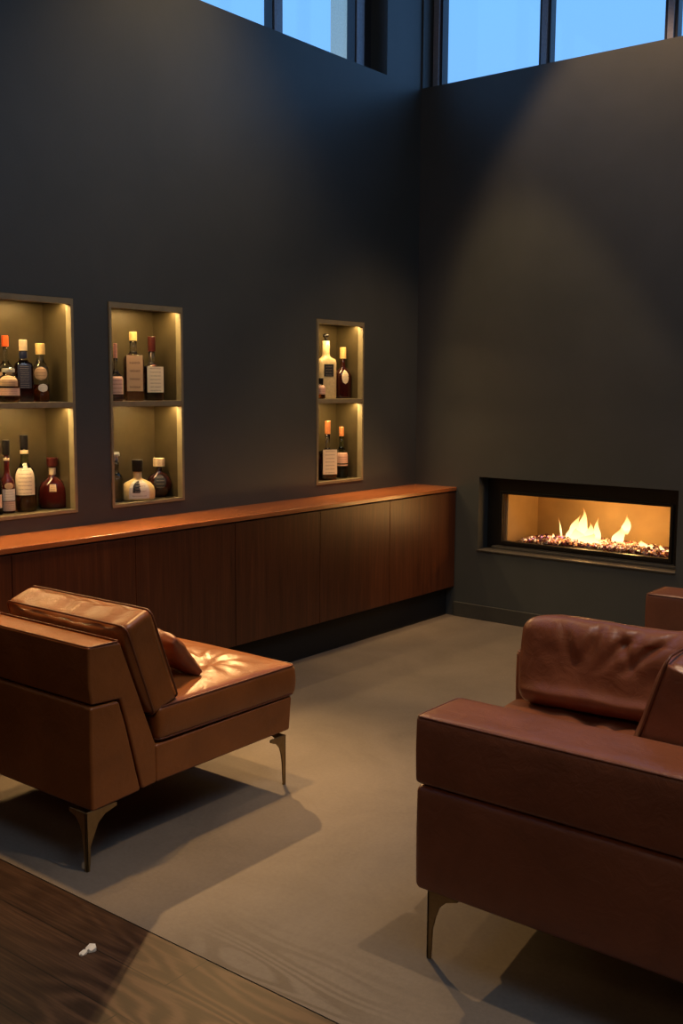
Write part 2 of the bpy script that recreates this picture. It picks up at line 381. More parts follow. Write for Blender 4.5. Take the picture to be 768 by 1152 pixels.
# ------------------------------------------------------------------ niches
def niche(y0, y1, label):
    r = thing('display_niche', label, 'wall niche', (0, (y0+y1)/2, NZ[0]), 'lit wall niches')
    z0, z1 = NZ; w = .021; d = .205
    ia, ib, ja, jb = y0+w, y1-w, z0+w, z1-w
    fr = boxes(((-.03, y0+.006, z0+.006), (.007, ia, z1-.006)), ((-.03, ib, z0+.006), (.007, y1-.006, z1-.006)),
               ((-.03, ia, z0+.006), (.007, ib, ja)), ((-.03, ia, jb-.012), (.007, ib, z1-.006)))
    part('frame', fr, M['nicheframe'], r)
    bk = boxes(((-d-.008, y0+.008, z0+.008), (-d, y1-.008, z1-.008)),
               ((-d, y0+.008, z0+.008), (-.03, ia, z1-.008)), ((-d, ib, z0+.008), (-.03, y1-.008, z1-.008)),
               ((-d, ia, z0+.008), (-.03, ib, ja)), ((-d, ia, jb), (-.03, ib, z1-.008)))
    part('lining', bk, M['niche'], r)
    part('shelf', boxes(((-d, ia, 1.438), (.000, ib, 1.460)), ((.0, ia, 1.434), (.006, ib, 1.4605))), M['nicheframe'], r, bevel=.0015)
    for top in (jb, 1.438):
        part('light_strip', boxes(((-.034, ia+.03, top-.0015), (-.029, ib-.01, top-.0003))), M['strip'], r)
        light('niche_light', 'AREA', (-.042, (y0+y1)/2, top-.008), (-.075, (y0+y1)/2, 0), 6.2*(y1-y0), (1, .65, .27), .022, size_y=y1-y0-.06)
    return r
nA = niche(*NI[0], 'wide olive metal wall niche at the left edge, eight bottles on two shelves')
nB = niche(*NI[1], 'narrow lit wall niche in the middle holding the cream squat bottle')
nC = niche(*NI[2], 'narrow lit wall niche nearest the room corner and fireplace wall')
for l in [o for o in COL.objects if o.name.startswith('niche_light')]:
    l.rotation_euler = (0, R_(3), 0)

# ------------------------------------------------------------------ sideboard
sb = thing('sideboard', 'long low walnut sideboard running along the wall under the niches', 'sideboard', (.165, -2.5, 0))
Y0 = -5.6
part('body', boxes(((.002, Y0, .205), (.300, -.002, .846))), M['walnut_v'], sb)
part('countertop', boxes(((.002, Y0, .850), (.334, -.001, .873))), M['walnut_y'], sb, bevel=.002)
part('underside_shade', boxes(((.002, Y0+.03, 0), (.27, -.01, .205))), M['shadow'], sb)  # black block standing in for the shade under the cabinet
seams = [-.002, -.754, -1.428, -2.112, -2.771, -3.430, -4.09, -4.75, Y0]
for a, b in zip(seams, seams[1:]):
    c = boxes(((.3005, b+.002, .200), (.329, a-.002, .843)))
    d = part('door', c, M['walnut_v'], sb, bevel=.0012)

# ------------------------------------------------------------------ fireplace
fp = thing('fireplace', 'linear glass-fronted gas fireplace set into the dark wall', 'fireplace', (1.17, .06, .464))
GX0, GX1, GZ0, GZ1, GY = .622, 1.752, .527, .838, .12
f0, f1 = FP[0]+.001, FP[1]-.001
su = boxes(((f0, GY, .466), (GX0-.02, GY+.03, .949)), ((GX1+.02, GY, .466), (f1, GY+.03, .949)),
           ((GX0-.02, GY, GZ1+.018), (GX1+.02, GY+.03, .949)), ((GX0-.02, GY, .466), (GX1+.02, GY+.03, GZ0-.022)))
part('surround', su, M['blackmetal'], fp)
w = .02
part('glass_frame', boxes(((GX0-.02, GY-.014, GZ0-.022), (GX0, GY+.02, GZ1+.018)), ((GX1, GY-.014, GZ0-.022), (GX1+.02, GY+.02, GZ1+.018)),
     ((GX0, GY-.014, GZ1), (GX1, GY+.02, GZ1+.018)), ((GX0, GY-.014, GZ0-.022), (GX1, GY+.02, GZ0))), M['blackmetal'], fp, bevel=.003)
part('lower_trim', boxes(((f0+.05, GY-.03, .4725), (f1-.03, GY-.001, .488)), ((f0+.07, GY-.010, .490), (f1-.05, GY-.001, .494))), M['ledge'], fp, bevel=.003)
part('ledge', boxes(((FP[0]-.006, -.010, .4605), (FP[1]+.002, -.001, .4705)), ((f0, -.001, .4645), (f1, GY-.001, .471))), M['ledge'], fp, bevel=.003)
fb = boxes(((GX0-.012, .135, .46), (GX0-.006, .62, .90)), ((GX1, .135, .46), (GX1+.005, .62, .90)),
           ((GX0-.012, .62, .46), (GX1+.005, .63, .90)), ((GX0-.012, .135, .895), (GX1+.005, .63, .90)), ((GX0-.012, .135, .46), (GX1+.005, .63, .47)))
part('firebox', fb, M['firebox'], fp)
part('corner_post', boxes(((GX0+.002, .156, .47), (GX0+.016, .180, .894))), M['firebox'], fp)
part('glass_pane', boxes(((GX0, GY+.004, GZ0), (GX1, GY+.009, GZ1))), M['pane'], fp)
part('burner_tray', boxes(((GX0+.03, .18, .47), (GX1-.03, .58, .512))), M['blackmetal'], fp, bevel=.004)
# crushed fire glass
def gravel_mat():
    k = N('crushed_fire_glass'); v = k.coords(); f = k.n('ShaderNodeTexVoronoi'); f.inputs['Scale'].default_value = 45; k.l(v, f.inputs['Vector'])
    s = k.n('ShaderNodeSeparateColor'); k.l(f.outputs['Color'], s.inputs[0])
    c = k.ramp(s.outputs[0], [(.0, (.05, .02, .02)), (.35, (.35, .10, .06)), (.55, (.22, .10, .25)), (.62, (.75, .36, .16)), (1, (.9, .8, .7))])
    k.l(c, k.b.inputs['Base Color']); k.set(rough=.12, trans=.25); return k.m
def bits(pts, rmin, rmax):
    bm = bmesh.new()
    for x, y, z in pts:
        r = random.uniform(rmin, rmax)
        m = Matrix.Translation((x, y, z)) @ Matrix.Rotation(random.uniform(0, 6.28), 4, (random.random()+.1, random.random(), random.random()))
        g = bmesh.ops.create_icosphere(bm, subdivisions=1, radius=r, matrix=m)
        for v in g['verts']: v.co += Vector((random.uniform(-1, 1), random.uniform(-1, 1), random.uniform(-1, 1)))*r*.32
    return bm
def bedz(x, y):
    t = max(0, 1-abs((x-1.19)/.52)**3)
    return .512+.034*t*max(.2, 1-abs((y-.36)/.2)**2)
pts = []
for i in range(2300):
    x = random.uniform(.70, 1.70); y = random.uniform(.20, .54)
    pts.append((x, y, bedz(x, y)+random.uniform(-.004, .014)))
tag(part('fire_glass', bits(pts, .006, .012), gravel_mat(), fp), kind='stuff')
# fire glass near the jets, its sparkle painted on as emission
em = []
for i in range(260):
    x = min(max(random.gauss(1.17, .24), .74), 1.66); y = random.uniform(.21, .36)
    em.append((x, y, bedz(x, y)+.013))
def glint_mat():
    k = N('glint_fire_glass'); v = k.coords(); f = k.n('ShaderNodeTexVoronoi'); f.inputs['Scale'].default_value = 60; k.l(v, f.inputs['Vector'])
    s = k.n('ShaderNodeSeparateColor'); k.l(f.outputs['Color'], s.inputs[0]); k.col((.3, .1, .05))
    c = k.ramp(s.outputs[0], [(.0, (.5, .08, .02)), (.5, (1, .35, .08)), (.62, (.30, .12, .6)), (.68, (1, .5, .15)), (1, (1, .8, .45))]); k.l(c, k.b.inputs['Emission Color'])
    k.set(emit=1.6, rough=.3); return k.m
tag(part('glint_fire_glass', bits(em, .005, .010), glint_mat(), fp), kind='stuff')
def flame_mat():
    k = N('gas_flame'); k.t.nodes.remove(k.b)
    t = k.n('ShaderNodeTexCoord'); s = k.n('ShaderNodeSeparateXYZ'); k.l(t.outputs['Generated'], s.inputs[0])
    c = k.ramp(s.outputs['Z'], [(0, (1.0, .52, .13)), (.25, (1.0, .72, .32)), (.6, (1.0, .62, .22)), (1, (1.0, .33, .05))])
    em_ = k.n('ShaderNodeEmission'); em_.inputs[1].default_value = 2.6; k.l(c, em_.inputs[0])
    tr = k.n('ShaderNodeBsdfTransparent'); mx = k.n('ShaderNodeMixShader')
    a = k.n('ShaderNodeMapRange'); a.inputs[1].default_value = .45; a.inputs[2].default_value = 1.0; a.inputs[3].default_value = .92; a.inputs[4].default_value = .35
    k.l(s.outputs['Z'], a.inputs[0]); k.l(a.outputs[0], mx.inputs[0]); k.l(tr.outputs[0], mx.inputs[1]); k.l(em_.outputs[0], mx.inputs[2]); k.l(mx.outputs[0], k.out.inputs[0]); return k.m
FM = flame_mat()
def flame(x, y, z, h, w_, sway, seed, fat=1.0):
    bm = bmesh.new(); n = 14; m = 12; rings = []
    for i in range(n+1):
        t = i/n; r = w_*.5*(math.sin(math.pi*min(1, (t*.92+.10))**.75)**1.0)*(1-t**2.2)**.5*fat
        r = max(r, .0006)
        cx = x+sway*(t**1.5)*.9+w_*.16*math.sin(t*7+seed)*t; cy = y+w_*.1*math.sin(t*5+seed*2)*t
        rings.append([bm.verts.new((cx+math.cos(6.2832*k/m)*r*(1+.14*noise.noise((seed, t*5, k*.9))), cy+math.sin(6.2832*k/m)*r*.45, z+h*t)) for k in range(m)])
    for A, B in zip(rings, rings[1:]):
        for k in range(m): bm.faces.new((A[k], A[(k+1) % m], B[(k+1) % m], B[k]))
    bm.faces.new(rings[0][::-1]); bm.faces.new(rings[-1])
    return part('flame', bm, FM, fp, smooth=True)
for a in [(1.035, .34, .545, .17, .085, .02, 1.0), (1.085, .36, .545, .215, .075, -.01, 2.3), (1.135, .33, .545, .13, .07, .02, 3.1), (.99, .34, .545, .10, .05, .03, 4.4),
          (1.065, .31, .540, .09, .12, .0, 5.2), (1.195, .33, .545, .165, .05, .0, 6.7), (1.16, .28, .535, .075, .15, .01, 7.9), (1.245, .30, .535, .045, .10, .01, 1.7),
          (1.33, .34, .545, .125, .085, .03, 2.9), (1.375, .35, .615, .125, .065, .02, 4.1), (1.50, .34, .54, .05, .06, -.01, 5.9), (1.54, .35, .54, .03, .05, .02, 6.1),
          (1.63, .34, .53, .045, .03, -.03, 7.3), (1.665, .35, .53, .02, .04, .01, 8.3), (.93, .36, .55, .13, .014, -.03, 9.2), (.90, .30, .545, .04, .02, .0, 3.9)]:
    flame(*a)
light('flame_glow', 'POINT', (1.10, .34, .66), (1.1, .34, 0), 5.5, (1, .50, .14), .06)
light('flame_glow', 'POINT', (1.42, .34, .64), (1.4, .34, 0), 3.5, (1, .50, .14), .05)

# ------------------------------------------------------------------ seating
def leg_bm(x, y, h, sx, sy, wx, wy, t=.007):
    """bronze corner leg of two curved blades: one runs along x by wx, one along y by wy"""
    prof = lambda w_: [(0, h), (w_, h), (w_, h-.012), (w_*.62, h-.024), (w_*.40, h-.045), (w_*.28, h-.075), (.017, h-.115), (.013, .0), (0, 0)]
    bm = prism([(x+sx*a, b) for a, b in prof(wx)], 'y', y, y+sy*t)
    bm2 = prism([(y+sy*a, b) for a, b in prof(wy)], 'x', x, x+sx*t)
    me = bpy.data.meshes.new('tmp'); bm2.to_mesh(me); bm.from_mesh(me); bm2.free(); bpy.data.meshes.remove(me)
    return bm
def rectpath(x0, x1, y0, y1, z, r=.02, n=4):
    out = []
    for cx, cy, a0 in ((x1-r, y1-r, 0), (x0+r, y1-r, 90), (x0+r, y0+r, 180), (x1-r, y0+r, 270)):
        for k in range(n+1):
            a = R_(a0+90*k/n); out.append((cx+r*math.cos(a), cy+r*math.sin(a), z))
    # fill the straight sides so that the tube can follow a pushed surface
    res = []
    for i, p in enumerate(out):
        q = out[(i+1) % len(out)]; res.append(p); d = math.dist(p, q)
        m = int(d/.04)
        for k in range(1, m): res.append(tuple(p[j]+(q[j]-p[j])*k/m for j in range(3)))
    return res

def wr(p, s, amp, seed=0):      # soft creases
    q = Vector(p)*s+Vector((seed*3.1, seed*1.7, seed))
    return amp*(noise.noise(q)+.5*noise.noise(q*2.1))
def gauss(d, s): return math.exp(-(d/s)**2)
def tuft(p, buttons):
    dz = 0
    for bx, by in buttons:
        dx, dy = p[0]-bx, p[1]-by; r = math.hypot(dx, dy); th = math.atan2(dy, dx)
        dz -= .026*gauss(r, .045)+.012*gauss(r, .12)
        dz += .0075*math.cos(9*th+1.3*math.sin(2*th)+noise.noise((th*1.5, bx, by))*2)*gauss(r-.09, .07)*min(1, r/.05)
    return dz

# --- armless lounge chair, seen from behind its right corner
def lounge_chair(X0, X1, YB, label, cush_x0, legs=True, buttons=()):
    """back towards -y, seat towards +y; YB = rear face"""
    g = YB+3.914; r = thing('lounge_chair', label, 'armchair', ((X0+X1)/2, YB+.5, 0), 'leather lounge seats')
    Y = lambda v: v+g
    L = M['leather']
    part('rear_panel', prism([(Y(-3.914), .192), (Y(-3.916), .40), (Y(-3.912), .534), (Y(-3.797), .530), (Y(-3.770), .44), (Y(-3.712), .203)], 'x', X0+.002, X1), L, r, bevel=.010)
    part('backrest', prism([(Y(-3.905), .540), (Y(-3.914), .60), (Y(-3.913), .729), (Y(-3.785), .722), (Y(-3.642), .345), (Y(-3.640), .208), (Y(-3.704), .204), (Y(-3.762), .44), (Y(-3.790), .534)], 'x', X0-.001, X1-.003), L, r, bevel=.009)
    part('seat_base', prism([(Y(-3.643), .208), (Y(-3.643), .340), (Y(-2.945), .346), (Y(-2.958), .214)], 'x', X0, X1-.003), L, r, bevel=.009)
    pb = bmesh.new()
    tube(pb, rectpath(X0+.004, X1-.006, Y(-3.908), Y(-3.790), .7265, .012), .0033, True)
    part('piping', pb, M['piping'], r, smooth=True)
    lo, hi = (X0, Y(-3.632), .348), (X1-.002, Y(-2.925), .470)
    def fs(p, u):
        x, y, z = p; e = max(0, 1-abs(u[0])**4)*max(0, 1-abs(u[1])**4)
        if u[2] > .3: z += .034*e+tuft(p, buttons)*e+wr(p, 11, .003*e)
        s = 1-abs(u[2])**2
        x += (.006*s*(u[0]))*(abs(u[0]) > .95); y += .006*s*(u[1] > .95)
        return (x, y, z)
    sc_ = part('seat_cushion', rbox(lo, hi, .020, (44, 40, 4), fs), L, r, smooth=True)
    pb = bmesh.new()
    for zz in (hi[2]-.004, lo[2]+.006): tube(pb, rectpath(lo[0]+.002, hi[0]-.002, lo[1]+.003, hi[1]-.003, zz, .022), .0034, True)
    part('piping', pb, M['piping'], sc_, smooth=True)
    for bx, by in buttons:
        bz = .470+.034-.034
        part('button', lathe([(0, .0), (.011, .001), (.012, .004), (.007, .008), (0, .009)], 14, (bx, by, bz-.004)), L, sc_, smooth=True)
    # back cushion, leaning
    cw = X1-cush_x0; T = .125; Hh = .355
    piv = Vector((cush_x0, Y(-3.530), .478)); rot = Matrix.Rotation(R_(20), 4, 'X')
    # local: x 0..cw, y -T..0, z 0..Hh ; rotate about x so the top goes to -y
    def fb_(p, u):
        x, y, z = p; e = max(0, 1-u[0]**4)*max(0, 1-abs(u[2])**4)
        y += .030*e*u[1]*(1 if abs(u[1]) > .3 else .5)
        z += .020*(1-u[0]**2)*(u[2] > .9)*-.6 + wr(p, 9, .004, 2)*(u[2] > .5)
        x += .010*(1-u[2]**2)*(1 if u[0] > .95 else -1 if u[0] < -.95 else 0)*-1
        y += wr(p, 8, .005, 4)*e + (.006*math.sin(26*x+6*noise.noise((x*5, 1, 1)))*e if u[2] > .6 else 0)
        if u[2] > .9: z += .004*math.sin(40*x+4*noise.noise((x*6, 3, 1)))*(1-abs(u[0])**6)
        return (x, y, z)
    bm = rbox((0, -T, 0), (cw, 0, Hh), .028, (36, 5, 18), fb_)
    bmesh.ops.transform(bm, matrix=Matrix.Translation(piv) @ rot, verts=bm.verts[:])
    bc = part('back_cushion', bm, L, r, smooth=True)
    pb = bmesh.new()
    for yy in (-.006, -T+.006):
        pth = [(p[0], yy, p[1]) for p in [(q[0], q[1]) for q in rectpath(.004, cw-.004, .004, Hh-.004, 0, .026)]]
        pth = [Vector(p) for p in pth]
        tube(pb, pth, .0038, True)
    bmesh.ops.transform(pb, matrix=Matrix.Translation(piv) @ rot, verts=pb.verts[:])
    part('piping', pb, M['piping'], bc, smooth=True)
    h = .200
    for (x, y, sx, sy) in ((X1-.003, Y(-3.938), -1, 1), (X0+.003, Y(-3.938), 1, 1), (X1-.003, Y(-2.982), -1, -1), (X0+.003, Y(-2.982), 1, -1)):
        part('leg', leg_bm(x, y, h if sy < 0 else .196, sx, sy, .085, .125 if sy > 0 else .085), M['brass'], r, bevel=.0015)
    return r
lounge_chair(.655, 1.440, -3.914, 'tan leather armless lounge chair with tufted seat, standing before the sideboard', .775, buttons=((1.19, -3.18), (.88, -3.20)))

# small throw pillow lying against the front of the back cushion
def throw_pillow():
    r = thing('throw_pillow', 'small rumpled brown leather pillow with a button, leaning on the armless chair back', 'pillow', (1.17, -3.42, .50))
    def f(p, u):
        x, y, z = p; e = (1-u[0]**2)*(1-u[2]**2); c = abs(u[0]*u[2])
        k = .25+.75*e**.5 if e > 0 else .25
        return (x*(1+.10*c), y*k+wr(p, 14, .005), z*(1+.10*c)+wr(p, 10, .004, 5))
    bm = rbox((-.13, -.045, -.10), (.13, .045, .10), .018, (18, 3, 14), f)
    m = Matrix.Translation((1.205, -3.40, .590)) @ Matrix.Rotation(R_(-6), 4, 'Z') @ Matrix.Rotation(R_(42), 4, 'X') @ Matrix.Rotation(R_(8), 4, 'Y')
    bmesh.ops.transform(bm, matrix=m, verts=bm.verts[:])
    part('pillow_cover', bm, M['leather2'], r, smooth=True)
    b = lathe([(0, 0), (.011, .001), (.011, .004), (0, .007)], 14)
    bmesh.ops.transform(b, matrix=m @ Matrix.Translation((.03, .040, .0)) @ Matrix.Rotation(R_(-90), 4, 'X'), verts=b.verts[:])
    part('button', b, M['piping'], r, smooth=True)
throw_pillow()

# --- broad club armchair facing the sideboard
def club_chair(dx, dy, label):
    OX, OY = 2.520+dx, -3.690+dy
    r = thing('club_armchair', label, 'armchair', (OX+.5, OY+.45, 0), 'chestnut leather club armchairs')
    L = M['leather2']
    def B(lo, hi): return tuple(a+b for a, b in zip(lo, (OX, OY, 0))), tuple(a+b for a, b in zip(hi, (OX, OY, 0)))
    sk = lambda y: -(y-OY)*.135          # the front edge is slightly skewed back along the seat
    def soft(amp=.004, crown=.0, skew=0, seed=0, sc=7):
        def f(p, u):
            x, y, z = p; e = max(0, 1-u[0]**6)*max(0, 1-u[1]**6)
            if u[2] > .6: z += crown*e+wr(p, sc, amp, seed)*e
            if abs(u[1]) > .9: y += .004*(1-u[2]**2)*u[1]
            x += skew*sk(p[1])*(1-(u[0]+1)/2)
            return (x, y, z)
        return f
    lo, hi = B((0, 0, .196), (1.05, .205, .488)); a1 = part('near_arm_base', rbox(lo, hi, .018, (30, 5, 8), soft(.001)), L, r, smooth=True)
    lo, hi = B((-.002, -.002, .492), (1.05, .212, .680))
    ap = part('near_armrest', rbox(lo, hi, .014, (44, 12, 5), soft(.003, .006, seed=3)), L, r, smooth=True)
    pb = bmesh.new(); tube(pb, rectpath(lo[0]+.004, hi[0]-.004, lo[1]+.003, hi[1]-.003, hi[2]-.003, .014), .0032, True)
    part('piping', pb, M['piping'], ap, smooth=True)
    lo, hi = B((.0, .715, .196), (1.05, .86, .50)); part('far_arm_base', rbox(lo, hi, .018, (20, 4, 6), soft(.001, skew=1)), L, r, smooth=True)
    lo, hi = B((.0, .715, .508), (1.05, .86, .695)); fa = part('far_armrest', rbox(lo, hi, .012, (30, 5, 5), soft(.002, .003, skew=1)), L, r, smooth=True)
    pb = bmesh.new(); pth = [(x+sk(y)*(1-(x-lo[0])/1.05), y, z) for x, y, z in rectpath(lo[0]+.004, hi[0]-.004, lo[1]+.003, hi[1]-.003, hi[2]-.003, .012)]
    tube(pb, pth, .0032, True); part('piping', pb, M['piping'], fa, smooth=True)
    lo, hi = B((.01, .208, .20), (.80, .712, .395)); part('seat_base', rbox(lo, hi, .018, (14, 10, 5), soft(.001, skew=1)), L, r, smooth=True)
    lo, hi = B((.0, .216, .400), (.62, .706, .545))
    cx, cy = OX+.30, OY+.46
    def fs(p, u):
        x, y, z = p; e = max(0, 1-abs(u[0])**5)*max(0, 1-abs(u[1])**5)
        if u[2] > .3: z += .030*e+wr(p, 9, .006*e, 8)+tuft(p, ((cx, cy),))*e
        x += sk(p[1])*(1-(u[0]+1)/2); return (x, y, z)
    sc_ = part('seat_cushion', rbox(lo, hi, .028, (36, 30, 4), fs), L, r, smooth=True)
    lo, hi = B((.80, .0+.213, .20), (1.05, .708, .72)); part('backrest', rbox(lo, hi, .02, (6, 10, 10), soft(.001)), L, r, smooth=True)
    T, Wd, Hh = .17, .485, .36
    def fb_(p, u):
        x, y, z = p; e = max(0, 1-u[1]**4)*max(0, 1-abs(u[2])**4)
        x += .03*e*u[0]+wr(p, 8, .006, 6)*e; z += wr(p, 9, .005, 3)*(u[2] > .5)-.02*(u[1]**2)*(u[2] > .9)
        return (x, y, z)
    m = Matrix.Translation((OX+.478, OY+.222, .552)) @ Matrix.Rotation(R_(17), 4, 'Y')
    bm = rbox((0, 0, 0), (T, Wd, Hh), .030, (6, 24, 20), fb_); bmesh.ops.transform(bm, matrix=m, verts=bm.verts[:])
    bc = part('back_cushion', bm, L, r, smooth=True)
    pb = bmesh.new()
    for xx in (.006, T-.006): tube(pb, [(xx, q[0], q[1]) for q in rectpath(.004, Wd-.004, .004, Hh-.004, 0, .028)], .0038, True)
    bmesh.ops.transform(pb, matrix=m, verts=pb.verts[:]); part('piping', pb, M['piping'], bc, smooth=True)
    for (x, y, sx, sy) in ((OX+.034, OY+.016, 1, 1), (OX-.072, OY+.84, 1, -1), (OX+1.03, OY+.016, -1, 1), (OX+1.03, OY+.84, -1, -1)):
        part('leg', leg_bm(x, y, .2, sx, sy, .095, .095), M['brass'], r, bevel=.0015)
    return r
club_chair(0, 0, 'chestnut leather club armchair with wide armrest, large in the right foreground')
club_chair(-.170, 1.972, 'chestnut leather armchair whose corner shows at the right edge below the fireplace')

def side_pillow():
    r = thing('large_cushion', 'big plump creased leather cushion propped on the far arm of the foreground armchair', 'cushion', (2.77, -3.0, .57))
    Wd, T, Hh = .71, .135, .276
    def f(p, u):
        x, y, z = p; ex = max(0, 1-abs(u[0])**5); ez = max(0, 1-abs(u[2])**3)
        k = .60+.40*(ex*ez)**.6
        y2 = y*k
        fold = 0
        # folds falling from the top seam
        for (fx, sl, a, wd) in ((-.10, .35, .030, .017), (.0, .75, .034, .018), (.10, 1.0, .036, .020), (-.20, -.3, .016, .02), (.20, .5, .026, .016), (-.03, -.5, .018, .014)):
            d = (x-fx)-sl*(z-.10); fold += a*gauss(d, wd)*max(0, min(1, (z+.02)/.10))
        if u[1] < 0: y2 += fold*ez*ex*.8 - .006*math.sin(20*z+5*x)*ez*ex
        sag = -.005*math.sin(9*x+1)*(u[2] > .6)
        if u[1] < 0: y2 -= .016*gauss(u[2]+.72, .16)*ex
        return (x-.010*(1-u[2]**2)*(u[0] < -.9), y2+wr(p, 9, .007, 9)*ez, z+sag+wr(p, 7, .006, 1)-.018*u[0]**6*max(0, u[2]))
    bm = rbox((-Wd/2, -T/2, -Hh/2), (Wd/2, T/2, Hh/2), .040, (54, 8, 30), f)
    m = Matrix.Translation((2.862, -3.062, .722)) @ Matrix.Rotation(R_(-10), 4, 'X') @ Matrix.Rotation(R_(-2.0), 4, 'Y')
    bmesh.ops.transform(bm, matrix=m, verts=bm.verts[:])
    part('cushion_cover', bm, M['leather2'], r, smooth=True)
    z = bmesh.new(); tube(z, [(Wd*.30+.01*k, T*.40, -Hh*.5+.012) for k in range(6)], .003)
    bmesh.ops.transform(z, matrix=m, verts=z.verts[:]); part('zip_end', z, M['piping'], r, smooth=True)
side_pillow()

# ------------------------------------------------------------------ bottles
CLEAR = glassy('clear_glass', (.93, .95, .92), .02); GREEN = glassy('green_tinted_glass', (.62, .78, .50), .03)
def liquor(name, c, tr=.75): return glassy(name, c, .06, tr, 1.36)
AMBER = liquor('amber_spirit', (.80, .26, .05), .85); RED = liquor('red_brown_spirit', (.34, .030, .008), .6); DARK = liquor('dark_spirit', (.045, .008, .004), .0)
PALE = liquor('pale_spirit', (.72, .62, .30)); CREAMG = plain('cream_frosted_glass', (.85, .62, .26), .30); GOLDG = plain('pale_gold_glass', (.75, .58, .30), .22)
DARKG = plain('dark_wine_glass', (.030, .005, .004), .07)
WINE = plain('deep_red_glass', (.065, .007, .005), .07)
CAPS = {k: plain(k+'_cap', c, .35, m) for k, (c, m) in dict(orange=((.75, .10, .02), 0), cream=((.74, .58, .36), 0), yellow=((.85, .58, .22), 0), black=((.006, .005, .005), 0),
        burgundy=((.055, .008, .006), 0), pink=((.70, .33, .24), 0), navy=((.012, .018, .05), 0), copper=((.75, .28, .10), .2), glassc=((.55, .55, .50), .3)).items()}
def label_mat(name, base, ink, kind='lines'):
    """paper label with small lines of print"""
    k = N(name); t = k.n('ShaderNodeTexCoord'); s = k.n('ShaderNodeSeparateXYZ'); k.l(t.outputs['UV'], s.inputs[0])
    mp = k.n('ShaderNodeMapping'); mp.inputs['Scale'].default_value = (3, 26, 1); k.l(t.outputs['UV'], mp.inputs[0])
    w = k.n('ShaderNodeTexWave', wave_type='BANDS', bands_direction='Y'); w.inputs['Scale'].default_value = {'lines': 2.2, 'few': 1.4, 'dense': 3.6}[kind]; w.inputs['Distortion'].default_value = 0
    k.l(t.outputs['UV'], w.inputs['Vector'])
    f = k.noise(mp.outputs[0], 4, 3, .7)
    a = k.n('ShaderNodeMath', operation='MULTIPLY'); k.l(w.outputs['Fac'], a.inputs[0]); k.l(f, a.inputs[1])
    g = k.n('ShaderNodeMath', operation='ABSOLUTE'); sb_ = k.n('ShaderNodeMath', operation='SUBTRACT'); sb_.inputs[1].default_value = .5; k.l(s.outputs['X'], sb_.inputs[0]); k.l(sb_.outputs[0], g.inputs[0])
    ls = k.n('ShaderNodeMath', operation='LESS_THAN'); ls.inputs[1].default_value = .33; k.l(g.outputs[0], ls.inputs[0])
    gt = k.n('ShaderNodeMath', operation='GREATER_THAN'); gt.inputs[1].default_value = .46; k.l(a.outputs[0], gt.inputs[0])
    b = k.n('ShaderNodeMath', operation='MULTIPLY'); k.l(gt.outputs[0], b.inputs[0]); k.l(ls.outputs[0], b.inputs[1])
    c = k.n('ShaderNodeMath', operation='MULTIPLY'); c.inputs[1].default_value = .75; k.l(b.outputs[0], c.inputs[0])
    mx = k.n('ShaderNodeMix', data_type='RGBA'); mx.inputs[6].default_value = (*base, 1); mx.inputs[7].default_value = (*ink, 1); k.l(c.outputs[0], mx.inputs[0])
    k.l(mx.outputs[2], k.b.inputs['Base Color']); k.set(rough=.6); return k.m
LCREAM = label_mat('cream_label', (.78, .66, .46), (.25, .18, .12), 'lines'); LNAVY = label_mat('navy_label', (.020, .022, .045), (.42, .36, .30), 'dense')
LPINK = label_mat('peach_label', (.75, .47, .33), (.30, .10, .06), 'few'); LBLACK = label_mat('black_label', (.010, .010, .012), (.30, .25, .20), 'few')
LBROWN = label_mat('ornate_label', (.55, .36, .20), (.12, .06, .03), 'few'); LWHITE = label_mat('white_label', (.80, .74, .62), (.4, .3, .2), 'few')
FACE = Vector((4.0, -2.9, 0))

def patch(prof_r, za, zb, ang, half, base, yaw, sx=1, sy=1, off=.0009, n=12, square=False, shape='rect', th=.0007):
    """label wrapped on the bottle: a thin shell following the body radius prof_r (metres)"""
    bm = bmesh.new(); uv = bm.loops.layers.uv.new('UVMap')
    m = 10
    def P(i, j, o):
        u = i/n; v = j/m
        if shape == 'oval':
            th_ = math.sqrt(max(0, 1-(2*v-1)**2)); uu = .5+(u-.5)*th_
        elif shape == 'arch':
            th_ = 1 if v < .55 else math.sqrt(max(0, 1-((v-.55)/.45)**2)); uu = .5+(u-.5)*th_
        else: uu = u
        z = za+(zb-za)*v; r = prof_r(z) if callable(prof_r) else prof_r
        if square:
            y = -half+2*half*uu; x = r+o
        else:
            a = (-half+2*half*uu); x = (r+o)*math.cos(a)*sx; y = (r+o)*math.sin(a)*sy
        c, s = math.cos(yaw), math.sin(yaw)
        return (base[0]+x*c-y*s, base[1]+x*s+y*c, base[2]+z), (uu, v)
    G = {}
    for s_, o in ((0, off), (1, off+th)):
        for i in range(n+1):
            for j in range(m+1): p, q = P(i, j, o); G[s_, i, j] = (bm.verts.new(p), q)
    def F(*ks):
        vs = [G[k][0] for k in ks]
        try: f = bm.faces.new(vs)
        except ValueError: return
        for lp, k in zip(f.loops, ks): lp[uv].uv = G[k][1]
    for i in range(n):
        for j in range(m):
            F((1, i, j), (1, i+1, j), (1, i+1, j+1), (1, i, j+1)); F((0, i, j), (0, i, j+1), (0, i+1, j+1), (0, i+1, j))
    for i in range(n):
        F((0, i, 0), (0, i+1, 0), (1, i+1, 0), (1, i, 0)); F((0, i, m), (1, i, m), (1, i+1, m), (0, i+1, m))
    for j in range(m):
        F((0, 0, j), (1, 0, j), (1, 0, j+1), (0, 0, j+1)); F((0, n, j), (0, n, j+1), (1, n, j+1), (1, n, j))
    bmesh.ops.remove_doubles(bm, verts=bm.verts[:], dist=1e-6)
    return bm

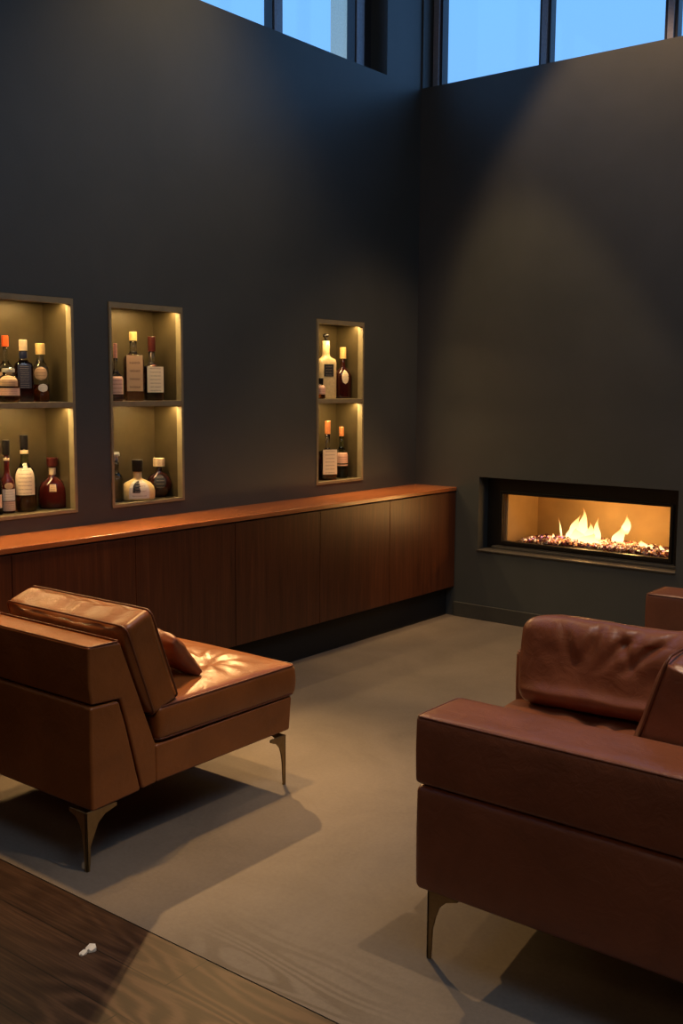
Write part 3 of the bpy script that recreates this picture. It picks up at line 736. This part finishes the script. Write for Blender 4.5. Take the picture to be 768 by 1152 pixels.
def bottle(name, label, X, Y, Z, H, Wd, shape='round', glass=CLEAR, liquid=AMBER, fill=.6, neck=.26, neckw=.30, cap='black', caph=.10, capw=None,
           labels=(), yaw=-.62, depth=1.0, opaque=None, capshape='cyl', band=None, group=None):
    """H total height with cap, Wd body width; shape round | square | flask | moon"""
    r = thing(name, label, 'bottle', (X, Y, Z), group)
    R0 = Wd/2; hc = caph*H; hb = H-hc; nr = max(.009, R0*neckw); cw = (capw or 1.12)*nr
    sh = hb-neck*H                                          # where the shoulder ends
    def prof(inset=0):
        q = lambda v: max(.001, v-inset)
        if shape == 'moon':
            p = [(0, 0), (q(R0*.55), 0)]
            for k in range(1, 12):
                t = k/12; p.append((q(R0*(1-(abs(2*t-1))**2.3*.62)), sh*t))
            p += [(q(nr*1.25), sh), (q(nr), sh+.01), (q(nr), hb)]
        elif shape == 'arch':
            p = [(0, 0), (q(R0*.88), 0), (q(R0*.98), .008), (q(R0), .03), (q(R0), sh*.45), (q(R0*.93), sh*.65), (q(R0*.74), sh*.84), (q(R0*.45), sh*.96), (q(nr*1.05), sh+.004), (q(nr), sh+.012), (q(nr), hb)]
        elif shape == 'bell':
            p = [(0, 0), (q(R0*.86), 0), (q(R0*.95), .006), (q(R0), sh*.30), (q(R0*.98), sh*.55), (q(R0*.80), sh*.78), (q(R0*.5), sh*.93), (q(nr*1.1), sh+.006), (q(nr), sh+.03), (q(nr), hb)]
        elif shape == 'broad':
            p = [(0, 0), (q(R0*.93), 0), (q(R0), .008), (q(R0), sh*.86), (q(R0*.90), sh*.94), (q(R0*.55), sh*.99), (q(nr*1.05), sh+.008), (q(nr), sh+.02), (q(nr), hb)]
        else:
            p = [(0, 0), (q(R0*.90), 0), (q(R0*.98), .004), (q(R0), .012), (q(R0), sh*.74), (q(R0*.96), sh*.80), (q(R0*.78), sh*.90), (q(R0*.48), sh*.97), (q(nr*1.08), sh+.010), (q(nr), sh+.03), (q(nr), hb)]
        return p
    def at(z, P_):
        for (r0, z0), (r1, z1) in zip(P_[1:], P_[2:]):
            if z0 <= z <= z1 and z1 > z0: return r0+(r1-r0)*(z-z0)/(z1-z0)
        return P_[-1][0]
    sq = shape == 'square' or shape == 'broad'
    n = 4 if sq else 30
    rad = math.sqrt(2) if sq else 1
    def mk(P_, loc):
        if sq:
            P2 = [(a*rad, z) for a, z in P_]
            # neck stays round: blend by building square body with many segments
            bm = bmesh.new(); rings = []; nn = 32
            for a, z in P_:
                t = 1 if a > nr*1.6 else 0
                ring = []
                for k in range(nn):
                    th = 2*math.pi*k/nn; c, s = math.cos(th), math.sin(th)
                    if t:
                        e = 7; d = (abs(c)**e+abs(s)**e)**(-1/e)
                    else: d = 1
                    x, y = a*d*c*(depth if t else 1), a*d*s
                    ring.append(bm.verts.new((loc[0]+x*math.cos(yaw)-y*math.sin(yaw), loc[1]+x*math.sin(yaw)+y*math.cos(yaw), loc[2]+z)))
                rings.append(ring)
            for A, B in zip(rings, rings[1:]):
                for k in range(nn): bm.faces.new((A[k], A[(k+1) % nn], B[(k+1) % nn], B[k]))
            bm.faces.new(rings[-1]); bm.faces.new(rings[0][::-1]); return bm
        # depth squash blends out towards the neck
        bm = bmesh.new(); rings = []; nn = 30
        for a, z in P_:
            if a < 1e-6: rings.append([bm.verts.new((loc[0], loc[1], loc[2]+z))]); continue
            dd = depth if a > nr*1.6 else 1
            ring = []
            for k in range(nn):
                th = 2*math.pi*k/nn; x, y = a*dd*math.cos(th), a*math.sin(th)
                ring.append(bm.verts.new((loc[0]+x*math.cos(yaw)-y*math.sin(yaw), loc[1]+x*math.sin(yaw)+y*math.cos(yaw), loc[2]+z)))
            rings.append(ring)
        for A, B in zip(rings, rings[1:]):
            if len(A) == 1:
                for k in range(nn): bm.faces.new((A[0], B[(k+1) % nn], B[k]))
            else:
                for k in range(nn): bm.faces.new((A[k], A[(k+1) % nn], B[(k+1) % nn], B[k]))
        bm.faces.new(rings[-1]); return bm
    L0 = (X, Y, Z); P0 = prof()
    if sq: P0 = [(max(a, .002), z) for a, z in P0]
    body = part('glass_body', mk(P0, L0), opaque or glass, r, smooth=True)
    if not opaque and fill > 0:
        zf = fill*sh if fill <= 1 else sh+(fill-1)*(hb-sh)
        Pi = [p for p in prof(.0022) if p[1] < zf]; Pi = [(a, max(z, .004)) for a, z in Pi]; Pi.append((at(zf, prof(.0022)), zf))
        if sq: Pi = [(max(a, .002), z) for a, z in Pi]
        bm = mk(Pi, L0); part('liquid', bm, liquid, r, smooth=True)
    cm = CAPS[cap]
    if capshape == 'ball':
        cp = lathe([(0, -.004), (cw*.6, -.004), (cw*.6, hc*.35)]+[(cw*1.1*math.sin(R_(a)), hc*.35+hc*.33*(1-math.cos(R_(a)))) for a in range(30, 181, 15)], 20, (X, Y, Z+hb))
    elif capshape == 'disc':
        cp = lathe([(0, -.012), (cw*.75, -.012), (cw*.75, hc*.55), (cw*1.25, hc*.60), (cw*1.3, hc*.75), (cw*1.25, hc), (0, hc)], 20, (X, Y, Z+hb))
    else:
        cp = lathe([(cw*.3, -.010), (cw, -.010), (cw*1.02, hc*.5), (cw, hc-.002), (cw*.9, hc), (0, hc)], 20, (X, Y, Z+hb))
    part('cap', cp, cm, r, smooth=False)
    if band:
        bmt, f0_, f1_ = band
        part('neck_band', lathe([(nr+.0012, 0), (nr+.0016, .001), (nr+.0016, (f1_-f0_)*H), (nr+.0012, (f1_-f0_)*H+.001)], 22, (X, Y, Z+f0_*H)), CAPS[bmt], r, smooth=True)
    for lb in labels:
        mat, za, zb, hw = lb[:4]; shp = lb[4] if len(lb) > 4 else 'rect'; yo = lb[5] if len(lb) > 5 else 0
        if sq:
            b_ = patch(lambda z: R0*depth*1.0, za*H, zb*H, 0, hw*R0, L0, yaw+yo, square=True, shape=shp, off=.0012)
        else:
            b_ = patch(lambda z: at(z, P0), za*H, zb*H, 0, hw, L0, yaw+yo, sx=depth, shape=shp)
        part('label', b_, mat, r)
    return r
A = NZ[0]+.0215; T_ = 1.4605
SH1, SH2 = 'bottles in the wide left niche', 'bottles in the middle niche'; SH3 = 'bottles in the niche nearest the corner'
bottle('spirit_bottle', 'squat amber bottle with a pale band label, front left on the upper left shelf', -.065, -3.150, T_, .150, .098, 'round', fill=.95, liquid=AMBER, neck=.12, neckw=.5, cap='glassc', caph=.04,
       labels=[(LPINK, .20, .42, 1.2), (LBROWN, .48, .80, .9, 'arch')], group=SH1)
bottle('spirit_bottle', 'tall slim bottle with a bright orange cap on the upper left shelf', -.160, -3.098, T_, .300, .068, 'round', fill=.8, neck=.26, neckw=.24, cap='orange', caph=.13, capw=1.7, labels=[(LBROWN, .25, .45, 1.0)], group=SH1)
bottle('spirit_bottle', 'dark whisky bottle with a tall navy label and cream cap, upper left shelf', -.098, -3.046, T_, .282, .082, 'broad', fill=1, liquid=RED, neck=.20, neckw=.42, cap='cream', caph=.14, capw=1.05,
       labels=[(LNAVY, .22, .60, .72)], yaw=-.50, depth=.75, band=('navy', .70, .80), group=SH1)
bottle('spirit_bottle', 'clear bottle with a yellow cap and small oval label, right end of upper left shelf', -.090, -2.960, T_, .268, .074, 'round', fill=.42, liquid=AMBER, neck=.14, neckw=.34, cap='yellow', caph=.15, capw=1.7,
       labels=[(LWHITE, .17, .31, .60, 'oval', .25), (LBROWN, .37, .60, .85, 'oval')], group=SH1)
bottle('spirit_bottle', 'dark bottle cut off by the left edge of the photo, lower left shelf', -.100, -3.215, A, .306, .066, 'round', fill=.9, liquid=RED, neck=.3, neckw=.34, cap='black', caph=.10, labels=[(LPINK, .10, .30, 1.0)], group=SH1)
bottle('spirit_bottle', 'slim dark brown bottle with black cap and striped label, lower left shelf', -.120, -3.138, A, .332, .068, 'round', opaque=WINE, neck=.30, neckw=.34, cap='black', caph=.17, capw=1.5,
       labels=[(LWHITE, .17, .33, .95, 'rect', .3), (LPINK, .03, .16, .95, 'rect', .3), (LBROWN, .33, .42, .6, 'oval', .3)], band=('cream', .72, .75), group=SH1)
bottle('spirit_bottle', 'tall green glass whisky bottle with large cream label, lower left shelf', -.115, -3.045, A, .352, .100, 'round', glass=GREEN, fill=.5, liquid=AMBER, neck=.24, neckw=.34, cap='black', caph=.15,
       labels=[(LCREAM, .22, .57, .95), (LCREAM, .575, .635, .35, 'rect', .1)], band=('cream', .755, .80), group=SH1)
bottle('spirit_bottle', 'low round dark red bottle with brown cap, right end of lower left shelf', -.120, -2.889, A, .240, .138, 'arch', opaque=WINE, neck=.26, neckw=.22, cap='burgundy', caph=.13, capw=1.7,
       labels=[(LBROWN, .34, .48, .24)], depth=.75, band=('cream', .66, .80), group=SH1)
bottle('spirit_bottle', 'pink-necked clear bottle with peach label at the left of the middle upper shelf', -.060, -2.545, T_, .282, .070, 'round', fill=.30, liquid=RED, neck=.28, neckw=.26, cap='pink', caph=.22, capw=1.1,
       labels=[(LPINK, .12, .43, 1.1, 'rect', .2)], group=SH2)
bottle('spirit_bottle', 'tallest middle-niche bottle with a gold stopper and ornate full-height label', -.095, -2.401, T_, .345, .098, 'broad', fill=.95, liquid=AMBER, neck=.22, neckw=.36, cap='yellow', caph=.10, capw=1.1,
       labels=[(LBROWN, .14, .66, .82)], yaw=-.55, depth=.8, group=SH2)
bottle('spirit_bottle', 'red-brown bottle with burgundy cap and large cream label, middle upper shelf', -.090, -2.283, T_, .325, .098, 'broad', fill=1, liquid=RED, neck=.24, neckw=.32, cap='burgundy', caph=.20, capw=1.25,
       labels=[(LCREAM, .13, .53, .92), (LWHITE, .13, .53, .75, 'rect', -math.pi/2)], yaw=-.30, depth=.8, group=SH2)
bottle('decanter', 'clear glass decanter at the left of the middle lower shelf, nearer the frame', -.100, -2.522, A, .243, .072, 'round', fill=0, neck=.28, neckw=.36, cap='glassc', caph=.14, capw=1.2, capshape='disc', group=SH2)
bottle('decanter', 'clear glass decanter behind the cream bottle on the middle lower shelf', -.166, -2.468, A, .243, .070, 'round', fill=0, neck=.28, neckw=.34, cap='glassc', caph=.14, capw=1.2, capshape='disc', group=SH2)
bottle('spirit_bottle', 'squat cream arched bottle with black cap on the middle lower shelf', -.068, -2.410, A, .207, .176, 'arch', opaque=CREAMG, neck=.24, neckw=.24, cap='black', caph=.24, capw=1.35,
       labels=[(LWHITE, .06, .60, .62, 'arch'), (LBLACK, .20, .50, .46, 'arch', .10)], depth=.55, yaw=-.52, group=SH2)
bottle('spirit_bottle', 'round dark bottle with cream cap and black disc label, middle lower shelf', -.110, -2.228, A, .204, .132, 'moon', opaque=DARKG, neck=.20, neckw=.24, cap='cream', caph=.16, capw=1.9,
       labels=[(LBLACK, .22, .60, .5, 'oval')], depth=.65, yaw=-.58, group=SH2)
bottle('spirit_bottle', 'small bottle with black cap and peach label before the tall cream bottle', -.035, -.985, T_, .126, .055, 'round', fill=.9, liquid=AMBER, neck=.12, neckw=.5, cap='black', caph=.2, labels=[(LPINK, .22, .66, 1.2)], group=SH3)
bottle('spirit_bottle', 'tall cream bottle with black ball stopper on the corner niche upper shelf', -.105, -.850, T_, .400, .118, 'broad', opaque=GOLDG, neck=.25, neckw=.38, cap='black', caph=.11, capw=.85, capshape='ball',
       labels=[(LBLACK, .34, .53, .55, 'rect')], yaw=-.45, depth=.7, group=SH3)
bottle('spirit_bottle', 'dark bottle with yellow capsule and oval label on the corner niche upper shelf', -.115, -.668, T_, .322, .112, 'round', opaque=DARKG, neck=.22, neckw=.26, cap='yellow', caph=.19, capw=1.4,
       labels=[(LCREAM, .28, .56, .42, 'oval', .1)], depth=.7, yaw=-.55, group=SH3)
bottle('spirit_bottle', 'dark bottle cut off by the frame at the left of the corner niche lower shelf', -.150, -.945, A, .330, .080, 'round', opaque=WINE, neck=.32, neckw=.26, cap='cream', caph=.20, labels=[(LPINK, .15, .30, .8)], group=SH3)
bottle('spirit_bottle', 'red-brown bottle with cream label and pale tapered capsule, corner niche lower shelf', -.075, -.868, A, .366, .110, 'broad', fill=.95, liquid=RED, neck=.30, neckw=.28, cap='copper', caph=.19, capw=1.15,
       labels=[(LCREAM, .10, .52, .86)], yaw=-.50, depth=.75, group=SH3)
bottle('spirit_bottle', 'green glass bottle with orange cap and peach label, corner niche lower shelf', -.105, -.690, A, .324, .082, 'round', glass=GREEN, fill=.42, liquid=DARK, neck=.26, neckw=.34, cap='copper', caph=.15,
       labels=[(LPINK, .29, .50, 1.0), (LPINK, .24, .265, 1.0)], group=SH3)

# ------------------------------------------------------------------ paper scrap on the boards
ps = thing('paper_scrap', 'tiny torn white scrap lying on the dark wooden boards', 'paper scrap', (1.818, -4.232, 0))
def blob(outline, h):
    bm = bmesh.new(); top = [bm.verts.new((x, y, h+.004*math.sin(9*i))) for i, (x, y) in enumerate(outline)]; bot = [bm.verts.new((x, y, .0005)) for x, y in outline]
    n = len(outline); bm.faces.new(top); bm.faces.new(bot[::-1])
    for i in range(n): bm.faces.new((bot[i], bot[(i+1) % n], top[(i+1) % n], top[i]))
    return bm
part('large_flap', blob([(1.815+.014*math.cos(a)*(1+.15*math.sin(3*a)), -4.222+.015*math.sin(a)) for a in [k*.5236 for k in range(12)]], .009), M['paper'], ps)
part('small_flap', blob([(1.818+.008*math.cos(a)-.004, -4.247+.013*math.sin(a)) for a in [k*.5236 for k in range(12)]], .005), M['paper'], ps)
